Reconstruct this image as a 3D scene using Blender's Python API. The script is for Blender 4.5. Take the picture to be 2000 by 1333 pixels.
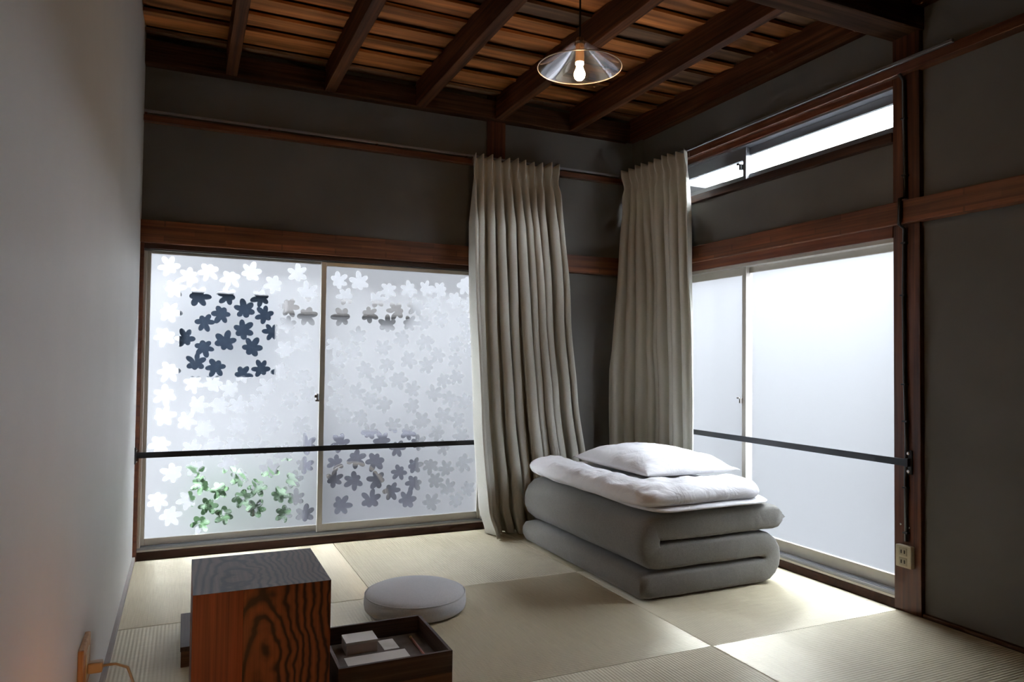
import bpy, bmesh, math, random
from mathutils import Vector, Matrix, noise
from mathutils.geometry import delaunay_2d_cdt

for o in list(bpy.data.objects):
    bpy.data.objects.remove(o, do_unlink=True)
SC = bpy.context.scene
COL = SC.collection

# ------------------------------------------------------------------ camera
cam = bpy.data.cameras.new('camera')
cam.sensor_width = 36.0
cam.lens = 1396.275 / 2000 * 36
cam.clip_start = 0.02
camo = bpy.data.objects.new('camera', cam)
COL.objects.link(camo)
yaw, pit, rol = 0.428127829, 0.0285971426, 0.0115526625
cy, sy, cp, sp, cr, sr = math.cos(yaw), math.sin(yaw), math.cos(pit), math.sin(pit), math.cos(rol), math.sin(rol)
F = Vector((sy * cp, cy * cp, sp)); R0 = Vector((cy, -sy, 0)); U0 = R0.cross(F)
RR = cr * R0 + sr * U0; UU = -sr * R0 + cr * U0
mw = Matrix.Identity(4)
for i in range(3):
    mw[i][0], mw[i][1], mw[i][2] = RR[i], UU[i], -F[i]
mw[0][3], mw[1][3], mw[2][3] = -2.50045, -3.69073, 0.93000
camo.matrix_world = mw
SC.camera = camo

# ------------------------------------------------------------------ world: plain overcast sky
W = bpy.data.worlds.new('overcast'); SC.world = W; W.use_nodes = True
bg = W.node_tree.nodes['Background']
bg.inputs['Color'].default_value = (0.87, 0.925, 1.0, 1)
bg.inputs['Strength'].default_value = 38.0

SC.view_settings.view_transform = 'Standard'
SC.view_settings.look = 'None'
SC.view_settings.gamma = 1
SC.view_settings.use_curve_mapping = False
SC.view_settings.exposure = 0.48
cyc = SC.cycles
cyc.use_denoising = True
cyc.max_bounces = 8
cyc.diffuse_bounces = 4
cyc.glossy_bounces = 3
cyc.transmission_bounces = 4
cyc.transparent_max_bounces = 14
cyc.use_adaptive_sampling = True
cyc.adaptive_threshold = 0.06
cyc.sample_clamp_indirect = 6.0

random.seed(7)

# ------------------------------------------------------------------ material helpers
def mat(name):
    m = bpy.data.materials.new(name); m.use_nodes = True
    nt = m.node_tree
    b = nt.nodes['Principled BSDF']
    return m, nt, b

def N(nt, kind, **kw):
    n = nt.nodes.new(kind)
    for k, v in kw.items():
        if k in n.inputs.keys() if hasattr(n, 'inputs') else False:
            n.inputs[k].default_value = v
        else:
            setattr(n, k, v)
    return n

def L(nt, a, b):
    nt.links.new(a, b)

def rgb(c):
    return (c[0], c[1], c[2], 1)

def ramp(nt, stops, fac):
    r = nt.nodes.new('ShaderNodeValToRGB')
    e = r.color_ramp.elements
    while len(e) < len(stops):
        e.new(0.5)
    for i, (p, c) in enumerate(stops):
        e[i].position = p; e[i].color = rgb(c)
    L(nt, fac, r.inputs['Fac'])
    return r

def mapping(nt, scale=(1, 1, 1), loc=(0, 0, 0), rnd=False, coord='Object'):
    tc = nt.nodes.new('ShaderNodeTexCoord')
    mp = nt.nodes.new('ShaderNodeMapping')
    mp.inputs['Scale'].default_value = scale
    mp.inputs['Location'].default_value = loc
    if rnd:
        oi = nt.nodes.new('ShaderNodeObjectInfo')
        ml = N(nt, 'ShaderNodeMath', operation='MULTIPLY'); ml.inputs[1].default_value = 37.0
        L(nt, oi.outputs['Random'], ml.inputs[0])
        cx = nt.nodes.new('ShaderNodeCombineXYZ')
        for s in 'XYZ':
            L(nt, ml.outputs[0], cx.inputs[s])
        ad = N(nt, 'ShaderNodeVectorMath', operation='ADD')
        L(nt, tc.outputs[coord], ad.inputs[0]); L(nt, cx.outputs[0], ad.inputs[1])
        L(nt, ad.outputs[0], mp.inputs['Vector'])
    else:
        L(nt, tc.outputs[coord], mp.inputs['Vector'])
    return mp

def bump(nt, b, h, strength=0.3, dist=0.002):
    bp = nt.nodes.new('ShaderNodeBump')
    bp.inputs['Strength'].default_value = strength
    bp.inputs['Distance'].default_value = dist
    L(nt, h, bp.inputs['Height'])
    L(nt, bp.outputs[0], b.inputs['Normal'])
    return bp

def wood(name, dark, mid, light, axis='x', rough=0.55, fine=60, rnd=False, varamt=0.0, spec=0.35, patches=0.0, band=(0.62, 1.25, 5)):
    """straight-grained timber: stretched noise along the given axis"""
    m, nt, b = mat(name)
    sc = {'x': (1.6, fine, fine), 'y': (fine, 1.6, fine), 'z': (fine, fine, 1.6)}[axis]
    mp = mapping(nt, sc, rnd=rnd)
    n1 = N(nt, 'ShaderNodeTexNoise'); n1.inputs['Scale'].default_value = 1.0
    n1.inputs['Detail'].default_value = 5; n1.inputs['Roughness'].default_value = 0.62
    L(nt, mp.outputs[0], n1.inputs['Vector'])
    r = ramp(nt, [(0.28, dark), (0.5, mid), (0.74, light)], n1.outputs['Fac'])
    out = r.outputs['Color']
    sc2 = {'x': (0.9, band[2], band[2]), 'y': (band[2], 0.9, band[2]), 'z': (band[2], band[2], 0.9)}[axis]
    mp2 = mapping(nt, sc2, rnd=rnd)
    n2 = N(nt, 'ShaderNodeTexNoise'); n2.inputs['Scale'].default_value = 1.3; n2.inputs['Detail'].default_value = 2
    L(nt, mp2.outputs[0], n2.inputs['Vector'])
    mr = N(nt, 'ShaderNodeMapRange'); mr.inputs['From Min'].default_value = .3; mr.inputs['From Max'].default_value = .7
    mr.inputs['To Min'].default_value = band[0]; mr.inputs['To Max'].default_value = band[1]
    L(nt, n2.outputs['Fac'], mr.inputs[0])
    mx = N(nt, 'ShaderNodeMix', data_type='RGBA', blend_type='MULTIPLY'); mx.inputs[0].default_value = 1
    L(nt, out, mx.inputs[6]); L(nt, mr.outputs[0], mx.inputs[7]); out = mx.outputs[2]
    if patches:
        # finger-jointed lamella of differing tone
        br = nt.nodes.new('ShaderNodeTexBrick')
        br.inputs['Color1'].default_value = (0.55, 0.55, 0.55, 1); br.inputs['Color2'].default_value = (1.25, 1.15, 1.1, 1)
        br.inputs['Mortar'].default_value = (0.7, 0.7, 0.7, 1); br.inputs['Mortar Size'].default_value = 0.004
        br.inputs['Brick Width'].default_value = 0.26; br.inputs['Row Height'].default_value = 0.034
        br.inputs['Scale'].default_value = 1; br.inputs['Bias'].default_value = 0.1
        tc = nt.nodes.new('ShaderNodeTexCoord'); sx = nt.nodes.new('ShaderNodeSeparateXYZ'); cb = nt.nodes.new('ShaderNodeCombineXYZ')
        L(nt, tc.outputs['Object'], sx.inputs[0])
        L(nt, sx.outputs['X' if axis == 'x' else 'Y'], cb.inputs[0]); L(nt, sx.outputs['Z'], cb.inputs[1])
        L(nt, cb.outputs[0], br.inputs['Vector'])
        m2 = N(nt, 'ShaderNodeMix', data_type='RGBA', blend_type='MULTIPLY'); m2.inputs[0].default_value = patches
        L(nt, out, m2.inputs[6]); L(nt, br.outputs['Color'], m2.inputs[7]); out = m2.outputs[2]
    if varamt:
        oi = nt.nodes.new('ShaderNodeObjectInfo')
        mv = N(nt, 'ShaderNodeMapRange'); mv.inputs['To Min'].default_value = 1 - varamt; mv.inputs['To Max'].default_value = 1 + varamt
        L(nt, oi.outputs['Random'], mv.inputs[0])
        m3 = N(nt, 'ShaderNodeMix', data_type='RGBA', blend_type='MULTIPLY'); m3.inputs[0].default_value = 1
        L(nt, out, m3.inputs[6]); L(nt, mv.outputs[0], m3.inputs[7]); out = m3.outputs[2]
    L(nt, out, b.inputs['Base Color'])
    b.inputs['Roughness'].default_value = rough
    b.inputs['Specular IOR Level'].default_value = spec
    bump(nt, b, n1.outputs['Fac'], 0.25, 0.001)
    return m

def plain(name, c, rough=0.5, metal=0.0, spec=0.5, noise_amt=0.0, nscale=8):
    m, nt, b = mat(name)
    b.inputs['Base Color'].default_value = rgb(c)
    b.inputs['Roughness'].default_value = rough
    b.inputs['Metallic'].default_value = metal
    b.inputs['Specular IOR Level'].default_value = spec
    if noise_amt:
        mp = mapping(nt, (1, 1, 1))
        n = N(nt, 'ShaderNodeTexNoise'); n.inputs['Scale'].default_value = nscale; n.inputs['Detail'].default_value = 4
        L(nt, mp.outputs[0], n.inputs['Vector'])
        lo = tuple(x * (1 - noise_amt) for x in c); hi = tuple(min(1, x * (1 + noise_amt)) for x in c)
        r = ramp(nt, [(0.3, lo), (0.7, hi)], n.outputs['Fac'])
        L(nt, r.outputs['Color'], b.inputs['Base Color'])
    return m

def plaster(name, c, amt=0.12):
    m, nt, b = mat(name)
    mp = mapping(nt, (1, 1, 1))
    n = N(nt, 'ShaderNodeTexNoise'); n.inputs['Scale'].default_value = 2.2; n.inputs['Detail'].default_value = 6
    L(nt, mp.outputs[0], n.inputs['Vector'])
    r = ramp(nt, [(0.3, tuple(x * (1 - amt) for x in c)), (0.7, tuple(x * (1 + amt) for x in c))], n.outputs['Fac'])
    L(nt, r.outputs['Color'], b.inputs['Base Color'])
    b.inputs['Roughness'].default_value = 0.85
    b.inputs['Specular IOR Level'].default_value = 0.2
    n2 = N(nt, 'ShaderNodeTexNoise'); n2.inputs['Scale'].default_value = 14; n2.inputs['Detail'].default_value = 5
    mp2 = mapping(nt, (1, 1, 2.0)); L(nt, mp2.outputs[0], n2.inputs['Vector'])
    bump(nt, b, n2.outputs['Fac'], 0.18, 0.006)
    return m

def fabric(name, c, c2=None, rough=0.9, weave=900, sheen=0.15, wr=0.0, transl=0.0):
    m, nt, b = mat(name)
    mp = mapping(nt, (1, 1, 1))
    n = N(nt, 'ShaderNodeTexNoise'); n.inputs['Scale'].default_value = weave * 0.25; n.inputs['Detail'].default_value = 3
    L(nt, mp.outputs[0], n.inputs['Vector'])
    c2 = c2 or tuple(x * 0.82 for x in c)
    r = ramp(nt, [(0.32, c2), (0.68, c)], n.outputs['Fac'])
    L(nt, r.outputs['Color'], b.inputs['Base Color'])
    b.inputs['Roughness'].default_value = rough
    b.inputs['Specular IOR Level'].default_value = 0.2
    b.inputs['Sheen Weight'].default_value = sheen
    if wr:
        n2 = N(nt, 'ShaderNodeTexNoise'); n2.inputs['Scale'].default_value = 9; n2.inputs['Detail'].default_value = 4
        n2.inputs['Distortion'].default_value = 0.6
        L(nt, mp.outputs[0], n2.inputs['Vector'])
        bump(nt, b, n2.outputs['Fac'], wr, 0.035)
    if transl:
        out = nt.nodes['Material Output']
        tr = nt.nodes.new('ShaderNodeBsdfTranslucent'); L(nt, r.outputs['Color'], tr.inputs['Color'])
        ms = nt.nodes.new('ShaderNodeMixShader'); ms.inputs[0].default_value = transl
        L(nt, b.outputs[0], ms.inputs[1]); L(nt, tr.outputs[0], ms.inputs[2]); L(nt, ms.outputs[0], out.inputs['Surface'])
    return m

def pane_mat(name, transparent, translucent, tint=(1, 1, 1), gloss=0.04, rough=0.25, bmp=0.0, bscale=300):
    """figured / frosted / clear sheet glass: straight-through + scattered + a little reflection"""
    m, nt, b = mat(name)
    nt.nodes.remove(b)
    out = nt.nodes['Material Output']
    t = nt.nodes.new('ShaderNodeBsdfTransparent'); t.inputs[0].default_value = rgb(tint)
    s = nt.nodes.new('ShaderNodeBsdfTranslucent'); s.inputs[0].default_value = rgb(tint)
    g = nt.nodes.new('ShaderNodeBsdfGlossy'); g.inputs['Roughness'].default_value = rough
    m1 = nt.nodes.new('ShaderNodeMixShader'); m1.inputs[0].default_value = translucent / max(1e-6, transparent + translucent)
    L(nt, t.outputs[0], m1.inputs[1]); L(nt, s.outputs[0], m1.inputs[2])
    m2 = nt.nodes.new('ShaderNodeMixShader'); m2.inputs[0].default_value = gloss
    L(nt, m1.outputs[0], m2.inputs[1]); L(nt, g.outputs[0], m2.inputs[2])
    L(nt, m2.outputs[0], out.inputs['Surface'])
    if bmp:
        mp = mapping(nt, (1, 1, 1))
        n = N(nt, 'ShaderNodeTexNoise'); n.inputs['Scale'].default_value = bscale; n.inputs['Detail'].default_value = 2
        L(nt, mp.outputs[0], n.inputs['Vector'])
        bp = nt.nodes.new('ShaderNodeBump'); bp.inputs['Strength'].default_value = bmp; bp.inputs['Distance'].default_value = 0.002
        L(nt, n.outputs['Fac'], bp.inputs['Height'])
        L(nt, bp.outputs[0], s.inputs['Normal']); L(nt, bp.outputs[0], g.inputs['Normal'])
    return m

# ------------------------------------------------------------------ object helpers
def tag(o, label=None, cat=None, group=None, kind=None):
    if label: o['label'] = label
    if cat: o['category'] = cat
    if group: o['group'] = group
    if kind: o['kind'] = kind
    return o

def empty(name, loc=(0, 0, 0), parent=None):
    o = bpy.data.objects.new(name, None); COL.objects.link(o)
    o.empty_display_size = 0.05
    o.location = loc
    if parent: o.parent = parent
    return o

def obj(name, bm, m, parent=None, smooth=False, loc=None, mats=None):
    me = bpy.data.meshes.new(name)
    bm.normal_update()
    bm.to_mesh(me); bm.free()
    for mm in (mats or [m]):
        me.materials.append(mm)
    if smooth:
        for p in me.polygons: p.use_smooth = True
    o = bpy.data.objects.new(name, me); COL.objects.link(o)
    if parent:
        o.parent = parent
        off, q = Vector((0, 0, 0)), parent
        while q:
            off += q.location; q = q.parent
        if loc is None:      # mesh is in world coordinates: keep it there
            o.location = -off
    if loc is not None: o.location = loc
    return o

def box(bm, x0, x1, y0, y1, z0, z1, bev=0.0, mi=0):
    r = bmesh.ops.create_cube(bm, size=1)
    vs = r['verts']
    for v in vs:
        v.co = Vector(((x0 + x1) / 2 + v.co.x * (x1 - x0), (y0 + y1) / 2 + v.co.y * (y1 - y0), (z0 + z1) / 2 + v.co.z * (z1 - z0)))
    fs = set(f for v in vs for f in v.link_faces)
    for f in fs: f.material_index = mi
    if bev:
        es = list(set(e for v in vs for e in v.link_edges))
        bmesh.ops.bevel(bm, geom=es, offset=bev, segments=2, affect='EDGES', profile=0.6)
    return bm

def B(*a, **k):
    return box(bmesh.new(), *a, **k)

def tube(bm, pts, r, seg=10, cap=True):
    pts = [Vector(p) for p in pts]
    rings = []
    prev = None
    for i, p in enumerate(pts):
        t = (pts[min(i + 1, len(pts) - 1)] - pts[max(i - 1, 0)]).normalized()
        if prev is None:
            a = Vector((0, 0, 1)) if abs(t.z) < .9 else Vector((1, 0, 0))
            n = t.cross(a).normalized()
        else:
            n = (prev - t * prev.dot(t)).normalized()
        prev = n
        b = t.cross(n)
        rr = r[i] if isinstance(r, (list, tuple)) else r
        rings.append([bm.verts.new(p + (n * math.cos(2 * math.pi * k / seg) + b * math.sin(2 * math.pi * k / seg)) * rr) for k in range(seg)])
    for i in range(len(rings) - 1):
        for k in range(seg):
            bm.faces.new((rings[i][k], rings[i][(k + 1) % seg], rings[i + 1][(k + 1) % seg], rings[i + 1][k]))
    if cap:
        bm.faces.new(list(reversed(rings[0]))); bm.faces.new(rings[-1])
    return bm

def lathe(bm, prof, c, seg=48, closed=False):
    cx, cy_, cz = c
    rings = []
    for r, z in prof:
        if r < 1e-6:
            rings.append([bm.verts.new((cx, cy_, cz + z))])
        else:
            rings.append([bm.verts.new((cx + r * math.cos(2 * math.pi * k / seg), cy_ + r * math.sin(2 * math.pi * k / seg), cz + z)) for k in range(seg)])
    n = len(rings)
    for i in range(n if closed else n - 1):
        a, b = rings[i], rings[(i + 1) % n]
        for k in range(seg):
            k2 = (k + 1) % seg
            if len(a) == 1 and len(b) == 1: continue
            if len(a) == 1: bm.faces.new((a[0], b[k], b[k2]))
            elif len(b) == 1: bm.faces.new((a[k], b[0], a[k2]))
            else: bm.faces.new((a[k], b[k], b[k2], a[k2]))
    bmesh.ops.recalc_face_normals(bm, faces=bm.faces)
    return bm

def smooth_by_angle(o, deg=35):
    me = o.data
    for p in me.polygons: p.use_smooth = True
    bm = bmesh.new(); bm.from_mesh(me)
    for e in bm.edges:
        e.smooth = not (len(e.link_faces) == 2 and e.calc_face_angle(0) > math.radians(deg))
    bm.to_mesh(me); bm.free()

# ------------------------------------------------------------------ materials
M = {}
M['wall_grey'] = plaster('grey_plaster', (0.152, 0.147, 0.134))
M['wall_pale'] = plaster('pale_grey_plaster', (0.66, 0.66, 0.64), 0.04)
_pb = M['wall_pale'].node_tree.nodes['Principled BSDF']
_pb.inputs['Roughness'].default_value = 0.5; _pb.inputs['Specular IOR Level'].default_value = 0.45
M['post'] = wood('post_wood', (0.030, 0.010, 0.005), (0.085, 0.026, 0.012), (0.17, 0.055, 0.022), 'z', 0.45)
M['nag_x'] = wood('rail_wood_x', (0.060, 0.019, 0.008), (0.145, 0.047, 0.017), (0.24, 0.084, 0.029), 'x', 0.5, patches=0.8)
M['nag_y'] = wood('rail_wood_y', (0.060, 0.019, 0.008), (0.145, 0.047, 0.017), (0.24, 0.084, 0.029), 'y', 0.5, patches=0.8)
M['dark_x'] = wood('dark_wood_x', (0.018, 0.007, 0.004), (0.050, 0.018, 0.010), (0.095, 0.035, 0.018), 'x', 0.5)
M['dark_y'] = wood('dark_wood_y', (0.018, 0.007, 0.004), (0.055, 0.020, 0.010), (0.11, 0.040, 0.018), 'y', 0.5)
M['sill'] = wood('dark_sill_wood', (0.010, 0.004, 0.003), (0.028, 0.011, 0.007), (0.050, 0.020, 0.012), 'x', 0.65, spec=.12)
M['red_y'] = wood('red_wood_y', (0.07, 0.018, 0.009), (0.15, 0.045, 0.020), (0.24, 0.085, 0.035), 'y', 0.35, spec=0.5)
M['red_x'] = wood('red_wood_x', (0.06, 0.018, 0.009), (0.13, 0.042, 0.020), (0.21, 0.075, 0.032), 'x', 0.4)
M['beam_x'] = wood('beam_wood_x', (0.015, 0.007, 0.004), (0.045, 0.020, 0.010), (0.095, 0.042, 0.020), 'x', 0.75, spec=0.1)
M['rafter'] = wood('rafter_wood', (0.022, 0.008, 0.004), (0.070, 0.025, 0.011), (0.15, 0.054, 0.022), 'y', 0.65, spec=0.15)
M['plank'] = wood('plank_wood', (0.20, 0.064, 0.018), (0.42, 0.150, 0.042), (0.58, 0.230, 0.070), 'x', 0.6, fine=22, rnd=True, varamt=0.30, band=(.28, 1.35, 9))
M['plank_grey'] = wood('weathered_plank_wood', (0.09, 0.045, 0.024), (0.19, 0.100, 0.052), (0.30, 0.17, 0.095), 'x', 0.65, fine=22, rnd=True, varamt=0.25, band=(.35, 1.3, 9))
M['alu'] = plain('satin_aluminium', (0.60, 0.57, 0.51), 0.38, 0.55, noise_amt=0.05)
M['alu_dark'] = plain('track_aluminium', (0.30, 0.31, 0.33), 0.35, 0.7)
M['black'] = plain('black_steel', (0.012, 0.014, 0.018), 0.42, 0.3)
M['rubber'] = plain('black_cable', (0.010, 0.010, 0.011), 0.5)
M['steel'] = plain('bright_steel', (0.6, 0.6, 0.6), 0.25, 1.0)
M['cream'] = plain('cream_plastic', (0.66, 0.60, 0.44), 0.4)
M['slot'] = plain('dark_slot', (0.03, 0.025, 0.02), 0.7)
M['curtain'] = fabric('linen_curtain', (0.72, 0.71, 0.63), (0.66, 0.65, 0.575), transl=0.16)
M['futon'] = fabric('grey_linen', (0.205, 0.197, 0.176), (0.165, 0.158, 0.143), wr=0.14, sheen=0.25)
M['white'] = fabric('white_cotton', (0.90, 0.90, 0.92), (0.88, 0.88, 0.90), wr=0.5)
M['pillow'] = fabric('white_pillow_cotton', (0.90, 0.90, 0.92), (0.88, 0.88, 0.90), wr=0.35)
M['zab'] = fabric('pale_grey_linen', (0.59, 0.59, 0.60), (0.53, 0.53, 0.54))
M['boxwood'] = wood('stool_side_wood', (0.05, 0.014, 0.006), (0.16, 0.045, 0.014), (0.27, 0.080, 0.025), 'z', 0.45, fine=110)
M['redplank'] = wood('stool_red_plank', (0.10, 0.025, 0.011), (0.21, 0.055, 0.023), (0.30, 0.085, 0.036), 'z', 0.45, fine=120)
M['traywood'] = wood('tray_wood', (0.022, 0.012, 0.009), (0.070, 0.038, 0.027), (0.13, 0.080, 0.060), 'x', 0.5, fine=80)
M['traywood_y'] = wood('tray_wood_y', (0.022, 0.012, 0.009), (0.070, 0.038, 0.027), (0.13, 0.080, 0.060), 'y', 0.5, fine=80)
M['lowbox'] = wood('low_box_wood', (0.05, 0.020, 0.009), (0.13, 0.055, 0.024), (0.22, 0.10, 0.045), 'x', 0.5, fine=80)
M['paper'] = plain('white_paper', (0.80, 0.80, 0.76), 0.8)
M['paper_pink'] = plain('pale_card', (0.72, 0.64, 0.60), 0.8)

def cathedral(name, cx, cz, ka, kz, dark, mid, light, ax='x', az='z', freq=120):
    """flat-sawn board: arching growth rings stretched along the board"""
    m, nt, b = mat(name)
    tc = nt.nodes.new('ShaderNodeTexCoord')
    nz = N(nt, 'ShaderNodeTexNoise'); nz.inputs['Scale'].default_value = 7; nz.inputs['Detail'].default_value = 3
    L(nt, tc.outputs['Object'], nz.inputs['Vector'])
    sx = nt.nodes.new('ShaderNodeSeparateXYZ'); L(nt, tc.outputs['Object'], sx.inputs[0])
    def axis(a, c, k, dist):
        s = N(nt, 'ShaderNodeMath', operation='SUBTRACT'); s.inputs[1].default_value = c
        L(nt, sx.outputs[a.upper()], s.inputs[0])
        mu = N(nt, 'ShaderNodeMath', operation='MULTIPLY'); mu.inputs[1].default_value = k
        L(nt, s.outputs[0], mu.inputs[0])
        d = N(nt, 'ShaderNodeMath', operation='MULTIPLY_ADD'); d.inputs[1].default_value = dist
        L(nt, nz.outputs['Fac'], d.inputs[0]); L(nt, mu.outputs[0], d.inputs[2])
        return d.outputs[0]
    cb = nt.nodes.new('ShaderNodeCombineXYZ')
    L(nt, axis(ax, cx, ka, 0.05), cb.inputs[0]); L(nt, axis(az, cz, kz, 0.07), cb.inputs[1])
    ln = N(nt, 'ShaderNodeVectorMath', operation='LENGTH'); L(nt, cb.outputs[0], ln.inputs[0])
    mu = N(nt, 'ShaderNodeMath', operation='MULTIPLY'); mu.inputs[1].default_value = freq
    L(nt, ln.outputs['Value'], mu.inputs[0])
    sn = N(nt, 'ShaderNodeMath', operation='SINE'); L(nt, mu.outputs[0], sn.inputs[0])
    mr = N(nt, 'ShaderNodeMapRange'); mr.inputs['From Min'].default_value = -1
    L(nt, sn.outputs[0], mr.inputs[0])
    r = ramp(nt, [(0.10, light), (0.62, mid), (0.95, dark)], mr.outputs[0])
    # fine pores
    sc = {'z': (160, 160, 4), 'y': (160, 4, 160)}[az]
    mp = mapping(nt, sc); n3 = N(nt, 'ShaderNodeTexNoise'); n3.inputs['Scale'].default_value = 1; n3.inputs['Detail'].default_value = 3
    L(nt, mp.outputs[0], n3.inputs['Vector'])
    m3 = N(nt, 'ShaderNodeMapRange'); m3.inputs['From Min'].default_value = .3; m3.inputs['From Max'].default_value = .7
    m3.inputs['To Min'].default_value = .7; m3.inputs['To Max'].default_value = 1.15
    L(nt, n3.outputs['Fac'], m3.inputs[0])
    mx = N(nt, 'ShaderNodeMix', data_type='RGBA', blend_type='MULTIPLY'); mx.inputs[0].default_value = 1
    L(nt, r.outputs['Color'], mx.inputs[6]); L(nt, m3.outputs[0], mx.inputs[7])
    L(nt, mx.outputs[2], b.inputs['Base Color'])
    b.inputs['Roughness'].default_value = 0.42
    b.inputs['Specular IOR Level'].default_value = 0.4
    return m

M['stool_front'] = cathedral('stool_cathedral_front', -2.295, 0.10, 1.0, 0.14, (0.018, 0.008, 0.005), (0.13, 0.041, 0.014), (0.20, 0.064, 0.021), freq=360)
M['stool_top'] = cathedral('stool_cathedral_top', -2.350, -2.05, 1.0, 0.08, (0.028, 0.016, 0.012), (0.095, 0.056, 0.043), (0.122, 0.076, 0.060), 'x', 'y', freq=420)

def tatami_mat():
    m, nt, b = mat('tatami_weave')
    tc = nt.nodes.new('ShaderNodeTexCoord')
    sx = nt.nodes.new('ShaderNodeSeparateXYZ'); L(nt, tc.outputs['Object'], sx.inputs[0])
    # rush fibres run along local y, warp ribs across them
    mp = mapping(nt, (420, 9, 1), rnd=True)
    n = N(nt, 'ShaderNodeTexNoise'); n.inputs['Scale'].default_value = 1; n.inputs['Detail'].default_value = 3
    L(nt, mp.outputs[0], n.inputs['Vector'])
    r = ramp(nt, [(0.25, (0.58, 0.50, 0.33)), (0.55, (0.71, 0.63, 0.44)), (0.8, (0.78, 0.71, 0.53))], n.outputs['Fac'])
    mp2 = mapping(nt, (3, 3, 3), rnd=True)
    n2 = N(nt, 'ShaderNodeTexNoise'); n2.inputs['Scale'].default_value = 1; n2.inputs['Detail'].default_value = 2
    L(nt, mp2.outputs[0], n2.inputs['Vector'])
    mr = N(nt, 'ShaderNodeMapRange'); mr.inputs['To Min'].default_value = .9; mr.inputs['To Max'].default_value = 1.08
    L(nt, n2.outputs['Fac'], mr.inputs[0])
    mx = N(nt, 'ShaderNodeMix', data_type='RGBA', blend_type='MULTIPLY'); mx.inputs[0].default_value = 1
    L(nt, r.outputs['Color'], mx.inputs[6]); L(nt, mr.outputs[0], mx.inputs[7])
    L(nt, mx.outputs[2], b.inputs['Base Color'])
    b.inputs['Roughness'].default_value = 0.48
    b.inputs['Specular IOR Level'].default_value = 1.0
    b.inputs['Anisotropic'].default_value = 0.95
    tg = nt.nodes.new('ShaderNodeTangent'); tg.direction_type = 'UV_MAP'; tg.uv_map = 'weave'
    L(nt, tg.outputs[0], b.inputs['Tangent'])
    # ribs
    my = N(nt, 'ShaderNodeMath', operation='MULTIPLY'); my.inputs[1].default_value = 2 * math.pi / 0.0115
    L(nt, sx.outputs['Y'], my.inputs[0])
    sn = N(nt, 'ShaderNodeMath', operation='SINE'); L(nt, my.outputs[0], sn.inputs[0])
    mb = N(nt, 'ShaderNodeMath', operation='MULTIPLY_ADD'); mb.inputs[1].default_value = 0.6
    L(nt, n.outputs['Fac'], mb.inputs[0]); L(nt, sn.outputs[0], mb.inputs[2])
    bp = bump(nt, b, mb.outputs[0], 0.5, 0.0016)
    # waxy rush stems reflect in a streak: sharp along the stem, broad across it
    g = nt.nodes.new('ShaderNodeBsdfAnisotropic'); g.inputs['Color'].default_value = (0.95, 0.90, 0.76, 1)
    g.inputs['Roughness'].default_value = 0.60; g.inputs['Anisotropy'].default_value = 0.92
    L(nt, tg.outputs[0], g.inputs['Tangent'])
    ms = nt.nodes.new('ShaderNodeMixShader'); ms.inputs[0].default_value = 0.30
    L(nt, b.outputs[0], ms.inputs[1]); L(nt, g.outputs[0], ms.inputs[2]); L(nt, ms.outputs[0], nt.nodes['Material Output'].inputs['Surface'])
    b.inputs['Specular IOR Level'].default_value = 0.4; b.inputs['Anisotropic'].default_value = 0.0
    return m
M['tatami'] = tatami_mat()

def frosted(name, rough, ior, tint, transparent, translucent, tcol):
    m, nt, b = mat(name); nt.nodes.remove(b)
    rf = nt.nodes.new('ShaderNodeBsdfRefraction'); rf.inputs['Roughness'].default_value = rough; rf.inputs['IOR'].default_value = ior
    rf.inputs['Color'].default_value = rgb(tint)
    t = nt.nodes.new('ShaderNodeBsdfTransparent'); t.inputs[0].default_value = rgb(tint)
    s = nt.nodes.new('ShaderNodeBsdfTranslucent'); s.inputs[0].default_value = rgb(tuple(x * tcol for x in tint))
    a = nt.nodes.new('ShaderNodeMixShader'); a.inputs[0].default_value = transparent
    L(nt, rf.outputs[0], a.inputs[1]); L(nt, t.outputs[0], a.inputs[2])
    c = nt.nodes.new('ShaderNodeMixShader'); c.inputs[0].default_value = translucent
    L(nt, a.outputs[0], c.inputs[1]); L(nt, s.outputs[0], c.inputs[2])
    L(nt, c.outputs[0], nt.nodes['Material Output'].inputs['Surface'])
    return m
M['frost'] = frosted('figured_glass_ground', 0.85, 1.30, (0.97, 0.98, 1.0), 0.03, 0.50, 0.165)
M['clear'] = pane_mat('clear_glass', 0.97, 0.0, (0.97, 0.985, 0.98), 0.05, 0.02)
M['leafclear'] = frosted('figured_glass_leaf', 0.16, 1.06, (0.96, 0.97, 1.0), 0.45, 0.03, 0.10)
M['frost2'] = frosted('frosted_glass', 0.40, 1.3, (0.96, 0.98, 1.0), 0.35, 0.22, 0.155)
M['back'] = pane_mat('glass_outer_face', 1.0, 0.0, (1, 1, 1), 0.0)
gm, gnt, gb = mat('figured_glass_bevel')
gnt.nodes.remove(gb)
_rf = gnt.nodes.new('ShaderNodeBsdfRefraction'); _rf.inputs['IOR'].default_value = 1.14; _rf.inputs['Roughness'].default_value = 0.12
_rf.inputs['Color'].default_value = (0.92, 0.94, 0.97, 1)
_tr = gnt.nodes.new('ShaderNodeBsdfTransparent')
_ms = gnt.nodes.new('ShaderNodeMixShader'); _ms.inputs[0].default_value = 0.72
L(gnt, _rf.outputs[0], _ms.inputs[1]); L(gnt, _tr.outputs[0], _ms.inputs[2]); L(gnt, _ms.outputs[0], gnt.nodes['Material Output'].inputs['Surface'])
M['bevel'] = gm

# ================================================================== STRUCTURE
XL = -2.70            # left wall
YR = -4.50            # rear wall behind the camera
ZC = 2.41             # underside of ceiling planks

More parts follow.
